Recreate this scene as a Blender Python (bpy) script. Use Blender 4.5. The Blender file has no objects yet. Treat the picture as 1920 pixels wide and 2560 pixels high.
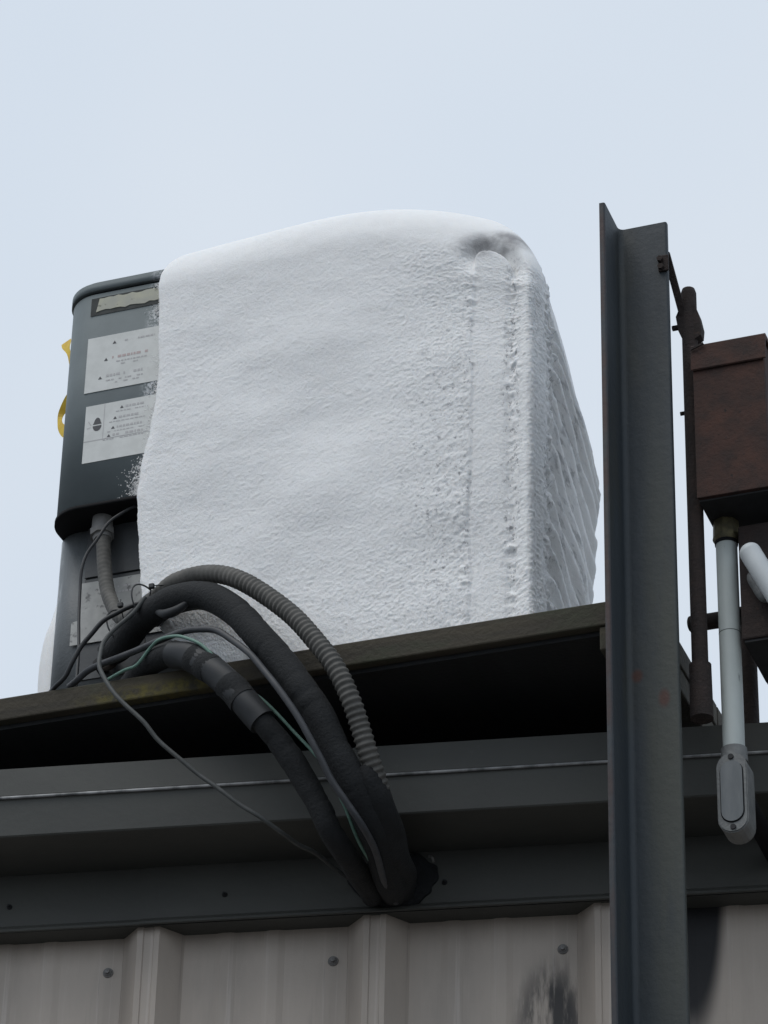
import bpy, math, random
import numpy as np
from mathutils import Vector, Matrix

random.seed(7)
scene = bpy.context.scene
COL = scene.collection

# ------------------------------------------------------------------ camera
CAM_H = 1.6
TILT, ROLL = math.radians(31.54), math.radians(1.37)
fw = Vector((0, math.cos(TILT), math.sin(TILT)))
up0 = Vector((0, -math.sin(TILT), math.cos(TILT)))
rt0 = Vector((1, 0, 0))
right = math.cos(ROLL) * rt0 + math.sin(ROLL) * up0
upv = -math.sin(ROLL) * rt0 + math.cos(ROLL) * up0
cam_data = bpy.data.cameras.new('camera')
cam_data.sensor_fit = 'VERTICAL'
cam_data.sensor_height = 36.0
cam_data.lens = 8620.0 / 2560.0 * 36.0
cam_data.clip_start = 0.05
cam_data.clip_end = 2000
cam = bpy.data.objects.new('camera', cam_data)
cam.matrix_world = Matrix(((right.x, upv.x, -fw.x, 0), (right.y, upv.y, -fw.y, 0),
                           (right.z, upv.z, -fw.z, CAM_H), (0, 0, 0, 1)))
COL.objects.link(cam)
scene.camera = cam

# ------------------------------------------------------------------ sky, sun, exposure
SUN_EL, SUN_AZ = math.radians(60), math.radians(228)      # azimuth clockwise from +Y
world = bpy.data.worlds.new('World')
scene.world = world
world.use_nodes = True
nt = world.node_tree
nt.nodes.clear()
w_out = nt.nodes.new('ShaderNodeOutputWorld')
w_bg = nt.nodes.new('ShaderNodeBackground')
w_sky = nt.nodes.new('ShaderNodeTexSky')
w_sky.sky_type = 'NISHITA'
w_sky.sun_disc = False
w_sky.sun_elevation = SUN_EL
w_sky.sun_rotation = SUN_AZ
w_sky.dust_density = 4.0
w_co = nt.nodes.new('ShaderNodeTexCoord')
w_no = nt.nodes.new('ShaderNodeTexNoise')                  # thin even cloud layer
w_no.inputs['Scale'].default_value = 3.0
w_no.inputs['Detail'].default_value = 3.0
w_no.inputs['Roughness'].default_value = 0.45
w_ramp = nt.nodes.new('ShaderNodeValToRGB')
w_ramp.color_ramp.elements[0].position = 0.32
w_ramp.color_ramp.elements[0].color = (6.25, 7.25, 8.5, 1)
w_ramp.color_ramp.elements[1].position = 0.68
w_ramp.color_ramp.elements[1].color = (7.35, 8.05, 8.9, 1)
w_mix = nt.nodes.new('ShaderNodeMix')
w_mix.data_type = 'RGBA'
w_mix.inputs[0].default_value = 0.93
nt.links.new(w_co.outputs['Generated'], w_no.inputs['Vector'])
nt.links.new(w_no.outputs['Fac'], w_ramp.inputs['Fac'])
nt.links.new(w_sky.outputs['Color'], w_mix.inputs[6])
nt.links.new(w_ramp.outputs['Color'], w_mix.inputs[7])
nt.links.new(w_mix.outputs[2], w_bg.inputs['Color'])
w_bg.inputs['Strength'].default_value = 0.1
nt.links.new(w_bg.outputs['Background'], w_out.inputs['Surface'])

sun_d = bpy.data.lights.new('sun', 'SUN')
sun_d.energy = 1.1
sun_d.angle = math.radians(40)
sun_d.color = (1.0, 0.96, 0.90)
sun = bpy.data.objects.new('sun', sun_d)
sdir = Vector((math.sin(SUN_AZ) * math.cos(SUN_EL), math.cos(SUN_AZ) * math.cos(SUN_EL), math.sin(SUN_EL)))
sun.rotation_euler = sdir.to_track_quat('Z', 'Y').to_euler()
sun.location = (-3, -5, 12)
COL.objects.link(sun)

scene.view_settings.view_transform = 'Standard'
scene.view_settings.look = 'None'
scene.view_settings.exposure = 0.0
scene.view_settings.gamma = 1.0
scene.view_settings.use_curve_mapping = False
scene.render.engine = 'CYCLES'
scene.cycles.use_denoising = True
scene.cycles.max_bounces = 6

# ------------------------------------------------------------------ frames: P = platform (u right, q away, z up), W = wall (v, n, z)
ORIGIN = Vector((-0.141, 5.415, 3.029 + CAM_H))
GZ = -ORIGIN.z                                              # ground height in both frames
YAW_P, YAW_W = math.radians(-20.62), math.radians(-10.46)
MP = Matrix.Translation(ORIGIN) @ Matrix.Rotation(YAW_P, 4, 'Z')
MW = Matrix.Translation(ORIGIN) @ Matrix.Rotation(YAW_W, 4, 'Z')

# ------------------------------------------------------------------ helpers
class MB:
    """collects verts and faces of one mesh"""
    def __init__(self):
        self.v, self.f, self.smooth = [], [], []
    def add(self, verts, faces, smooth=False):
        o = len(self.v)
        self.v += [tuple(p) for p in verts]
        self.f += [tuple(i + o for i in fc) for fc in faces]
        self.smooth += [smooth] * len(faces)
        return self
    def box(self, x0, x1, y0, y1, z0, z1, b=0.0):
        if b <= 0:
            v = [(x, y, z) for x in (x0, x1) for y in (y0, y1) for z in (z0, z1)]
            return self.add(v, [(0, 1, 3, 2), (4, 6, 7, 5), (0, 4, 5, 1), (2, 3, 7, 6), (0, 2, 6, 4), (1, 5, 7, 3)])
        import bmesh
        bm = bmesh.new()
        bmesh.ops.create_cube(bm, size=1.0)
        for vv in bm.verts:
            vv.co = ((x0 + x1) / 2 + vv.co.x * (x1 - x0), (y0 + y1) / 2 + vv.co.y * (y1 - y0), (z0 + z1) / 2 + vv.co.z * (z1 - z0))
        bmesh.ops.bevel(bm, geom=bm.edges[:], offset=b, segments=2, affect='EDGES', profile=0.5)
        bm.verts.index_update()
        self.add([vv.co.copy() for vv in bm.verts], [[q.index for q in fc.verts] for fc in bm.faces])
        bm.free()
        return self
    def prism(self, poly, lo, hi, axis):
        """closed polygon (2D) extruded along axis: 'x' poly=(y,z), 'y' poly=(x,z), 'z' poly=(x,y)"""
        n = len(poly)
        def P(p, t):
            return {'x': (t, p[0], p[1]), 'y': (p[0], t, p[1]), 'z': (p[0], p[1], t)}[axis]
        v = [P(p, lo) for p in poly] + [P(p, hi) for p in poly]
        f = [tuple(range(n)), tuple(range(2 * n - 1, n - 1, -1))]
        f += [(i, i + n, (i + 1) % n + n, (i + 1) % n) for i in range(n)]
        return self.add(v, f)
    def cyl(self, a, b, r0, r1=None, seg=20, smooth=True, caps=True):
        r1 = r0 if r1 is None else r1
        a, b = Vector(a), Vector(b)
        d = (b - a).normalized()
        x = d.orthogonal().normalized()
        y = d.cross(x)
        v = []
        for c, r in ((a, r0), (b, r1)):
            for i in range(seg):
                t = 2 * math.pi * i / seg
                v.append(c + x * (r * math.cos(t)) + y * (r * math.sin(t)))
        f = [(i, (i + 1) % seg, (i + 1) % seg + seg, i + seg) for i in range(seg)]
        self.add(v, f, smooth)
        if caps:
            self.add(v[:seg], [tuple(range(seg - 1, -1, -1))])
            self.add(v[seg:], [tuple(range(seg))])
        return self
    def dome(self, c, d, r, h, seg=16, rings=5):
        """half ellipsoid on c along d"""
        c, d = Vector(c), Vector(d).normalized()
        x = d.orthogonal().normalized(); y = d.cross(x)
        v, f = [], []
        for k in range(rings):
            a = math.pi / 2 * k / rings
            for i in range(seg):
                t = 2 * math.pi * i / seg
                v.append(c + (x * math.cos(t) + y * math.sin(t)) * r * math.cos(a) + d * h * math.sin(a))
        v.append(c + d * h)
        for k in range(rings - 1):
            for i in range(seg):
                j = (i + 1) % seg
                f.append((k * seg + i, k * seg + j, (k + 1) * seg + j, (k + 1) * seg + i))
        k = rings - 1
        f += [(k * seg + i, k * seg + (i + 1) % seg, len(v) - 1) for i in range(seg)]
        return self.add(v, f, True)
    def tube(self, pts, rad, seg=14, step=0.006, cap=True):
        """smooth tube through pts; rad number or function(s, length, theta)"""
        c, ln = spline(pts, step)
        T = np.gradient(c, axis=0); T /= np.linalg.norm(T, axis=1)[:, None]
        n = np.cross(T[0], [0.13, 0.27, 0.95]); n /= np.linalg.norm(n)
        v, f = [], []
        m = len(c)
        for i in range(m):
            n = n - T[i] * np.dot(n, T[i]); n /= np.linalg.norm(n)
            b = np.cross(T[i], n)
            for k in range(seg):
                t = 2 * math.pi * k / seg
                r = rad(ln[i], ln[-1], t) if callable(rad) else rad
                v.append(tuple(c[i] + (n * math.cos(t) + b * math.sin(t)) * r))
        for i in range(m - 1):
            for k in range(seg):
                j = (k + 1) % seg
                f.append((i * seg + k, i * seg + j, (i + 1) * seg + j, (i + 1) * seg + k))
        self.add(v, f, True)
        if cap:
            self.add(v[:seg], [tuple(range(seg - 1, -1, -1))])
            self.add(v[-seg:], [tuple(range(seg))])
        return self

def spline(pts, step):
    P = np.array(pts, float)
    P = np.vstack([2 * P[0] - P[1], P, 2 * P[-1] - P[-2]])
    out = []
    for i in range(1, len(P) - 2):
        a, b, c, d = P[i - 1], P[i], P[i + 1], P[i + 2]
        k = max(2, int(np.linalg.norm(c - b) / step))
        for t in np.linspace(0, 1, k, endpoint=False):
            out.append(0.5 * ((2 * b) + (c - a) * t + (2 * a - 5 * b + 4 * c - d) * t * t + (3 * b - a - 3 * c + d) * t ** 3))
    out.append(P[-2])
    out = np.array(out)
    ln = np.concatenate([[0], np.cumsum(np.linalg.norm(np.diff(out, axis=0), axis=1))])
    return out, ln

def tag(o, label=None, cat=None, group=None, kind=None):
    if label: o['label'] = label
    if cat: o['category'] = cat
    if group: o['group'] = group
    if kind: o['kind'] = kind
    return o

def thing(name, frame, base, label, cat, group=None):
    """Empty at the thing's base, in frame MP or MW"""
    e = bpy.data.objects.new(name, None)
    e.empty_display_size = 0.05
    e.matrix_world = frame @ Matrix.Translation(Vector(base))
    COL.objects.link(e)
    e['base'] = base
    tag(e, label, cat, group)
    return e

def link(name, mb, material, parent=None, frame=None, base=None, level2=None):
    """one mesh object; vertices are given in frame coordinates and stored relative to the base"""
    root = level2 or parent
    b = Vector(base) if base is not None else Vector(root['base'])
    me = bpy.data.meshes.new(name)
    me.from_pydata([tuple(Vector(p) - b) for p in mb.v], [], mb.f)
    me.polygons.foreach_set('use_smooth', mb.smooth)
    me.materials.append(material)
    me.update()
    o = bpy.data.objects.new(name, me)
    if root is not None:
        o.parent = root
        if level2 is not None:
            pass
    else:
        o.matrix_world = frame @ Matrix.Translation(b)
    o['base'] = tuple(b)
    COL.objects.link(o)
    return o

def sub(name, mb, material, part):
    """sub-part: child of a part (part sits at the thing's base, so coordinates agree)"""
    o = link(name, mb, material, part)
    if name == "printed_lines": o["kind"] = "stuff"
    return o

def done(o):
    for x in [o] + list(o.children_recursive):
        if 'base' in x: del x['base']

# ---- value noise in numpy
def _hash(ix, iy, iz, seed):
    h = (ix * 374761393 + iy * 668265263 + iz * 2147483647 + seed * 1274126177) & 0xffffffff
    h = ((h ^ (h >> 13)) * 1274126177) & 0xffffffff
    h = h ^ (h >> 16)
    return (h & 0xffffff) / float(0xffffff)
def vnoise(p, scale, seed=0):
    q = np.asarray(p) * scale + 100.0
    i = np.floor(q).astype(np.int64); t = q - i
    t = t * t * (3 - 2 * t)
    r = 0
    for dx in (0, 1):
        for dy in (0, 1):
            for dz in (0, 1):
                w = (t[:, 0] if dx else 1 - t[:, 0]) * (t[:, 1] if dy else 1 - t[:, 1]) * (t[:, 2] if dz else 1 - t[:, 2])
                r = r + w * _hash(i[:, 0] + dx, i[:, 1] + dy, i[:, 2] + dz, seed)
    return r * 2 - 1
def fbm(p, scale, oct=3, seed=0):
    r, a, s = 0, 1.0, 0
    for k in range(oct):
        r = r + a * vnoise(p, scale * 2 ** k, seed + k); s += a; a *= 0.5
    return r / s
def sstep(a, b, x):
    t = np.clip((x - a) / (b - a), 0, 1)
    return t * t * (3 - 2 * t)

# ------------------------------------------------------------------ materials
def mat(name, col, rough=0.7, metal=0.0, var=None, vscale=20.0, bump=0.0, bscale=120.0, stretch=(1, 1, 1),
        layers=(), spec=0.5, detail=6.0):
    """col base colour, var second colour mixed by noise; layers: (colour, scale, lo, hi, stretch, mask) extra patches,
    mask = (centre, radii) in object coordinates or None"""
    m = bpy.data.materials.new(name)
    m.use_nodes = True
    t = m.node_tree
    bs = t.nodes['Principled BSDF']
    bs.inputs['Roughness'].default_value = rough
    bs.inputs['Metallic'].default_value = metal
    bs.inputs['Specular IOR Level'].default_value = spec
    tc = t.nodes.new('ShaderNodeTexCoord')
    def mapped(st):
        mp = t.nodes.new('ShaderNodeMapping')
        mp.inputs['Scale'].default_value = st
        t.links.new(tc.outputs['Object'], mp.inputs['Vector'])
        return mp.outputs['Vector']
    def noise(sc, st, det=detail, ro=0.6):
        n = t.nodes.new('ShaderNodeTexNoise')
        n.inputs['Scale'].default_value = sc
        n.inputs['Detail'].default_value = det
        n.inputs['Roughness'].default_value = ro
        t.links.new(mapped(st), n.inputs['Vector'])
        return n.outputs['Fac']
    def mr(fac, lo, hi):
        r = t.nodes.new('ShaderNodeMapRange')
        r.interpolation_type = 'SMOOTHSTEP'
        r.inputs['From Min'].default_value = lo
        r.inputs['From Max'].default_value = hi
        t.links.new(fac, r.inputs['Value'])
        return r.outputs['Result']
    def mix(fac, a, b):
        x = t.nodes.new('ShaderNodeMix'); x.data_type = 'RGBA'
        t.links.new(fac, x.inputs[0])
        if isinstance(a, tuple): x.inputs[6].default_value = a + (1,)
        else: t.links.new(a, x.inputs[6])
        x.inputs[7].default_value = b + (1,)
        return x.outputs[2]
    cur = col
    if var is not None:
        cur = mix(mr(noise(vscale, stretch), 0.3, 0.7), col, var)
    for (c, sc, lo, hi, st, mask) in layers:
        f = mr(noise(sc, st), lo, hi)
        if mask is not None:
            ctr, rad = mask
            mp = t.nodes.new('ShaderNodeMapping'); mp.vector_type = 'POINT'
            sub_ = t.nodes.new('ShaderNodeVectorMath'); sub_.operation = 'SUBTRACT'
            t.links.new(tc.outputs['Object'], sub_.inputs[0]); sub_.inputs[1].default_value = ctr
            dv = t.nodes.new('ShaderNodeVectorMath'); dv.operation = 'DIVIDE'
            t.links.new(sub_.outputs[0], dv.inputs[0]); dv.inputs[1].default_value = rad
            ln = t.nodes.new('ShaderNodeVectorMath'); ln.operation = 'LENGTH'
            t.links.new(dv.outputs[0], ln.inputs[0])
            inv = t.nodes.new('ShaderNodeMapRange')
            inv.interpolation_type = 'SMOOTHSTEP'
            inv.inputs['From Min'].default_value = 1.0; inv.inputs['From Max'].default_value = 0.35
            t.links.new(ln.outputs['Value'], inv.inputs['Value'])
            mu = t.nodes.new('ShaderNodeMath'); mu.operation = 'MULTIPLY'
            t.links.new(f, mu.inputs[0]); t.links.new(inv.outputs['Result'], mu.inputs[1])
            f = mu.outputs[0]
        cur = mix(f, cur, c)
    if isinstance(cur, tuple): bs.inputs['Base Color'].default_value = cur + (1,)
    else: t.links.new(cur, bs.inputs['Base Color'])
    if bump > 0:
        b = t.nodes.new('ShaderNodeBump')
        b.inputs['Strength'].default_value = bump
        b.inputs['Distance'].default_value = 0.01
        t.links.new(noise(bscale, (1, 1, 1), 4.0), b.inputs['Height'])
        t.links.new(b.outputs['Normal'], bs.inputs['Normal'])
    return m

ONE = (1, 1, 1)
M = {}
M['ground'] = mat('wet_asphalt', (0.07, 0.07, 0.072), 0.8, var=(0.11, 0.108, 0.104), vscale=1.5, bump=0.4, bscale=80)
M['panel'] = mat('taupe_wall_paint', (0.50, 0.435, 0.375), 0.62, var=(0.38, 0.33, 0.285), vscale=7, stretch=(1, 1, 0.25), bump=0.08, bscale=60,
                 layers=[((0.58, 0.52, 0.47), 60, 0.58, 0.75, (1, 1, 0.02), None),
                         ((0.25, 0.21, 0.18), 21, 0.50, 0.82, (1, 1, 0.05), None), ((0.30, 0.26, 0.23), 90, 0.60, 0.76, (1, 1, 0.02), None)])
M['panel_mould'] = mat('taupe_wall_paint_mouldy', (0.50, 0.435, 0.375), 0.62, var=(0.38, 0.33, 0.285), vscale=7, stretch=(1, 1, 0.25), bump=0.08, bscale=60,
                 layers=[((0.58, 0.52, 0.47), 60, 0.58, 0.75, (1, 1, 0.02), None),
                         ((0.25, 0.21, 0.18), 21, 0.50, 0.82, (1, 1, 0.05), None), ((0.30, 0.26, 0.23), 90, 0.60, 0.76, (1, 1, 0.02), None),
                         ((0.05, 0.047, 0.046), 48, 0.34, 0.60, (1, 1, 0.20), ((0.295, 0.0, -0.60), (0.085, 0.2, 0.15)))])
M['trim'] = mat('dark_grey_green_trim_paint', (0.068, 0.069, 0.062), 0.6, var=(0.054, 0.055, 0.050), vscale=6, stretch=(0.5, 1, 1), bump=0.06, bscale=70,
                layers=[((0.075, 0.072, 0.068), 40, 0.62, 0.8, ONE, None)])
M['bead'] = mat('trim_edge_highlight', (0.10, 0.105, 0.105), 0.5, var=(0.42, 0.42, 0.42), vscale=22, stretch=(1, 0.1, 0.1))  # pale tone paints the light caught along the gutter crease
M['roof'] = mat('roof_sheet', (0.2, 0.2, 0.2), 0.6, var=(0.15, 0.15, 0.15))
M['screw'] = mat('zinc_screw', (0.20, 0.195, 0.19), 0.5, 0.3, var=(0.12, 0.11, 0.1), vscale=200)
M['wood'] = mat('weathered_plank', (0.066, 0.055, 0.036), 0.85, var=(0.034, 0.029, 0.021), vscale=30, stretch=(0.08, 1, 1), bump=0.3, bscale=90,
                layers=[((0.042, 0.044, 0.026), 14, 0.5, 0.7, (0.4, 1, 1), None)])
M['wood_moss'] = mat('weathered_mossy_plank', (0.066, 0.055, 0.036), 0.85, var=(0.034, 0.029, 0.021), vscale=30, stretch=(0.08, 1, 1), bump=0.3, bscale=90,
                layers=[((0.042, 0.044, 0.026), 14, 0.5, 0.7, (0.4, 1, 1), None),
                        ((0.105, 0.088, 0.02), 40, 0.35, 0.6, ONE, ((0.66, 0.0, -0.035), (0.20, 0.06, 0.022)))])
M['wood_dark'] = mat('underside_shade_wood', (0.012, 0.013, 0.014), 0.8, var=(0.007, 0.008, 0.009), vscale=20, stretch=(1, 0.1, 1), bump=0.2)  # near-black colour stands in for the deep shade below the deck
M['steel'] = mat('dull_blue_grey_steel', (0.036, 0.046, 0.054), 0.6, 0.1, var=(0.021, 0.028, 0.034), vscale=11, stretch=(1, 1, 0.08), bump=0.12, bscale=60,
                 layers=[((0.042, 0.046, 0.041), 7, 0.5, 0.75, (1, 1, 0.25), None),
                         ((0.050, 0.055, 0.046), 12, 0.25, 0.6, (1, 1, 0.15), ((0.075, 0.09, 4.25), (0.05, 0.12, 0.95))),
                         ((0.014, 0.014, 0.015), 240, 0.66, 0.72, ONE, None), ((0.075, 0.08, 0.082), 260, 0.69, 0.75, ONE, None),
                         ((0.050, 0.028, 0.022), 70, 0.70, 0.78, (1, 1, 0.6), None),
                         ((0.065, 0.026, 0.018), 160, 0.25, 0.4, ONE, ((0.028, 0.09, 4.46), (0.014, 0.03, 0.018))),
                         ((0.065, 0.026, 0.018), 160, 0.25, 0.4, ONE, ((0.075, 0.09, 4.41), (0.014, 0.03, 0.024))),
                         ((0.05, 0.024, 0.02), 60, 0.35, 0.6, (1, 1, 0.2), ((0.004, -0.01, 4.9), (0.016, 0.02, 2.0)))])
M['rust'] = mat('dark_rusted_steel', (0.032, 0.021, 0.018), 0.9, var=(0.019, 0.014, 0.013), vscale=28, bump=0.35, bscale=160,
                layers=[((0.050, 0.030, 0.023), 60, 0.6, 0.75, ONE, None)])
M['rust_box'] = mat('rusted_box_sheet', (0.056, 0.026, 0.019), 0.9, var=(0.030, 0.018, 0.015), vscale=22, bump=0.25, bscale=150,
                layers=[((0.070, 0.031, 0.021), 13, 0.50, 0.75, ONE, None), ((0.018, 0.013, 0.012), 130, 0.62, 0.7, ONE, None)])
M['dark_metal'] = mat('blackened_steel', (0.02, 0.02, 0.022), 0.7, var=(0.012, 0.012, 0.013), vscale=40)
M['pvc'] = mat('pale_grey_conduit', (0.46, 0.50, 0.485), 0.55, var=(0.39, 0.425, 0.41), vscale=18, stretch=(1, 1, 0.3), bump=0.05, bscale=90,
               layers=[((0.20, 0.215, 0.22), 60, 0.62, 0.75, (1, 1, 0.3), None)])
M['white_pvc'] = mat('white_conduit', (0.60, 0.63, 0.64), 0.5, var=(0.52, 0.55, 0.56), vscale=15)
M['cast'] = mat('grey_cast_aluminium', (0.20, 0.205, 0.20), 0.6, 0.2, var=(0.14, 0.145, 0.145), vscale=35, bump=0.2, bscale=150,
                layers=[((0.09, 0.08, 0.075), 50, 0.6, 0.75, ONE, None)])
M['cover_plate'] = mat('dull_cover_plate', (0.15, 0.16, 0.165), 0.5, 0.3, var=(0.105, 0.115, 0.12), vscale=40, stretch=(1, 1, 0.2))
M['brass'] = mat('tarnished_brass', (0.16, 0.14, 0.075), 0.5, 0.5, var=(0.09, 0.08, 0.05), vscale=80)
M['unit'] = mat('slate_grey_unit_paint', (0.145, 0.170, 0.176), 0.6, var=(0.128, 0.150, 0.156), vscale=14, spec=0.3, bump=0.04, bscale=250,
                layers=[((0.55, 0.57, 0.59), 170, 0.42, 0.62, ONE, ((0.240, 0.09, 0.74), (0.045, 0.2, 0.45))),
                        ((0.60, 0.62, 0.64), 60, 0.36, 0.70, ONE, ((0.228, 0.09, 0.49), (0.045, 0.2, 0.06)))])
M['unit_dark'] = mat('dark_unit_panel', (0.040, 0.044, 0.048), 0.5, var=(0.055, 0.058, 0.060), vscale=18, bump=0.05, bscale=150)
M['unit_frost'] = mat('frosted_corner_panel', (0.085, 0.095, 0.10), 0.5, var=(0.14, 0.15, 0.155), vscale=12, stretch=(1, 1, 0.3), bump=0.15, bscale=150,
                      layers=[((0.55, 0.58, 0.60), 30, 0.38, 0.60, (1, 1, 0.35), ((-0.004, 0.20, 0.36), (0.03, 0.07, 0.16)))])
M['black'] = mat('black_rubber', (0.006, 0.006, 0.007), 0.8, spec=0.2)
M['label'] = mat('weathered_white_label', (0.66, 0.67, 0.65), 0.6, var=(0.58, 0.59, 0.57), vscale=30)
M['label_dirty'] = mat('dirty_white_label', (0.46, 0.46, 0.44), 0.65, var=(0.34, 0.34, 0.33), vscale=25, layers=[((0.15, 0.15, 0.15), 60, 0.56, 0.68, ONE, None)])
M['label_yellow'] = mat('yellowed_label', (0.44, 0.43, 0.33), 0.6, var=(0.36, 0.36, 0.31), vscale=30, layers=[((0.2, 0.2, 0.16), 70, 0.6, 0.7, ONE, None)])
M['gum'] = mat('label_glue_residue', (0.035, 0.038, 0.036), 0.8, var=(0.055, 0.06, 0.058), vscale=60)
M['ink'] = mat('faded_print', (0.48, 0.47, 0.47), 0.7)
M['ink_red'] = mat('faded_red_print', (0.50, 0.40, 0.39), 0.7)
M['ink_black'] = mat('black_print', (0.08, 0.08, 0.085), 0.7)
M['flex'] = mat('grey_flexible_conduit', (0.115, 0.11, 0.10), 0.7, var=(0.07, 0.068, 0.062), vscale=40, bump=0.1, bscale=200)
M['liquidtight'] = mat('pale_grey_liquidtight', (0.20, 0.195, 0.19), 0.65, var=(0.15, 0.147, 0.14), vscale=40)
M['foam'] = mat('black_pipe_insulation', (0.011, 0.0125, 0.014), 0.85, var=(0.007, 0.008, 0.009), vscale=25, bump=0.3, bscale=180)
M['tape'] = mat('grey_black_tape', (0.017, 0.019, 0.022), 0.6, var=(0.012, 0.014, 0.016), vscale=60)
M['cable_grey'] = mat('grey_cable', (0.070, 0.074, 0.072), 0.6, var=(0.05, 0.054, 0.052), vscale=60)
M['cable_slate'] = mat('slate_cable', (0.050, 0.052, 0.058), 0.55, var=(0.036, 0.038, 0.042), vscale=60)
M['green'] = mat('green_wire', (0.10, 0.20, 0.16), 0.5, var=(0.16, 0.27, 0.22), vscale=60)
M['cable_black'] = mat('black_cable', (0.012, 0.013, 0.015), 0.5)
M['copper'] = mat('dull_copper', (0.10, 0.075, 0.06), 0.55, 0.4, var=(0.07, 0.058, 0.05), vscale=80)
M['yellow'] = mat('yellow_ribbon', (0.68, 0.47, 0.03), 0.6, var=(0.55, 0.34, 0.02), vscale=40)
M['sealant'] = mat('sealant_and_shade', (0.012, 0.013, 0.015), 0.9, var=(0.007, 0.008, 0.009), vscale=40, bump=0.6, bscale=90)
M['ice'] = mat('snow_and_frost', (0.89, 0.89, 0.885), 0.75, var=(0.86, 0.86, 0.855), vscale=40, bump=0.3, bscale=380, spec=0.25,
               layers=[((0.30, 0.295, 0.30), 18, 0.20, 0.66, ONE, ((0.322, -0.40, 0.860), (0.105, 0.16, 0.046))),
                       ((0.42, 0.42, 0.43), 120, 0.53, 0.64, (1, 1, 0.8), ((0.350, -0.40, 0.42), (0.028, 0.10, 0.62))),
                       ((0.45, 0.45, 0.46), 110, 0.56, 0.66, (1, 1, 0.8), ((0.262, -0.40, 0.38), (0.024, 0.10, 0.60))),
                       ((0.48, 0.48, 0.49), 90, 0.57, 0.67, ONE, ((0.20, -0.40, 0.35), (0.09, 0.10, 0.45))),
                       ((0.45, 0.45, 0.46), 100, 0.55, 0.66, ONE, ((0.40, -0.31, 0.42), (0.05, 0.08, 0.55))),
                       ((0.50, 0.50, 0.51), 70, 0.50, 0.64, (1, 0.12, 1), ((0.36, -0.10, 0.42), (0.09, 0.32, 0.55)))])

# ------------------------------------------------------------------ ground
g = MB().add([(-300, -300, 0), (300, -300, 0), (300, 300, 0), (-300, 300, 0)], [(0, 1, 2, 3)])
ground = link('ground', g, M['ground'], frame=Matrix.Identity(4), base=(0, 0, 0))
tag(ground, kind='structure')

# ------------------------------------------------------------------ building (wall frame: v, n, z)
bld = thing('metal_building', MW, (0, 0.30, GZ), 'metal building with taupe ribbed wall sheets under a dark grey eave', 'building')
V0, V1 = -3.0, 3.6
PITCH, RIB0 = 0.418, -0.326
PAN, TOP = 0.329, 0.284
def panel_mesh():
    r = [(-0.057, PAN), (-0.0235, TOP + 0.004), (-0.0205, TOP), (-0.010, TOP), (-0.008, TOP + 0.0025), (0.009, TOP + 0.0025), (0.011, TOP), (0.0205, TOP), (0.0235, TOP + 0.004), (0.057, PAN)]
    for c in (0.135, 0.225):
        r += [(c - 0.02, PAN), (c - 0.008, PAN - 0.0035), (c + 0.008, PAN - 0.0035), (c + 0.02, PAN)]
    r += [(PITCH - 0.0572, PAN)]
    top, bot = -0.20 - GZ, 0.02
    mb = MB()
    n = len(r)
    v = [(a, b - 0.30, bot) for a, b in r] + [(a, b - 0.30, top) for a, b in r]
    v += [(a, b - 0.30 + 0.002, bot) for a, b in r] + [(a, b - 0.30 + 0.002, top) for a, b in r]
    f = [(i, i + 1, i + 1 + n, i + n) for i in range(n - 1)] + [(2 * n + i, 3 * n + i, 3 * n + i + 1, 2 * n + i + 1) for i in range(n - 1)]
    f += [(i, 2 * n + i, 2 * n + i + 1, i + 1) for i in range(n - 1)]
    f += [(0, n, 3 * n, 2 * n), (n - 1, 3 * n - 1, 4 * n - 1, 2 * n - 1)]
    mb.add(v, f)
    return mb
pm = panel_mesh()
me_panel = bpy.data.meshes.new('wall_panel')
me_panel.from_pydata(pm.v, [], pm.f); me_panel.materials.append(M['panel']); me_panel.update()
me_mould = me_panel.copy(); me_mould.materials[0] = M['panel_mould']
me_black = me_panel.copy()
M['panel_black'] = M['panel_mould'].copy(); me_black.materials[0] = M['panel_black']  # mask recoloured below into one broad near-black patch beside the post
for k in range(-6, 10):
    c = RIB0 + k * PITCH
    # the panel with the mould patch is the one right of the middle rib
    o = bpy.data.objects.new('wall_panel', me_mould if k == 1 else me_black if k == 2 else me_panel)
    o.parent = bld
    o.location = (c, 0, 0)
    COL.objects.link(o)
    if k == 1:
        o['label'] = 'wall sheet with a black mould patch'
    if k == 2:
        o['label'] = 'wall sheet with a broad black patch beside the post'
for nd in M['panel_black'].node_tree.nodes:
    if nd.type == 'VECT_MATH' and nd.operation == 'SUBTRACT': nd.inputs[1].default_value = (0.145, 0.018, -0.30 - GZ)
    if nd.type == 'VECT_MATH' and nd.operation == 'DIVIDE': nd.inputs[1].default_value = (0.074, 0.3, 0.40)
    if nd.type == 'TEX_NOISE' and abs(nd.inputs['Scale'].default_value - 48) < .1: nd.inputs['Scale'].default_value = 14
    if nd.type == 'MAP_RANGE' and abs(nd.inputs['From Min'].default_value - 0.34) < 1e-4 and abs(nd.inputs['From Max'].default_value - 0.60) < 1e-4:
        nd.inputs['From Min'].default_value = 0.10; nd.inputs['From Max'].default_value = 0.46
    if nd.type == 'MIX' and abs(nd.inputs[7].default_value[0] - 0.05) < 1e-4: nd.inputs[7].default_value = (0.014, 0.014, 0.016, 1)
    if nd.type == 'MAP_RANGE' and abs(nd.inputs['From Min'].default_value - 1.0) < 1e-4: nd.inputs['From Max'].default_value = 0.7
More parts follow.
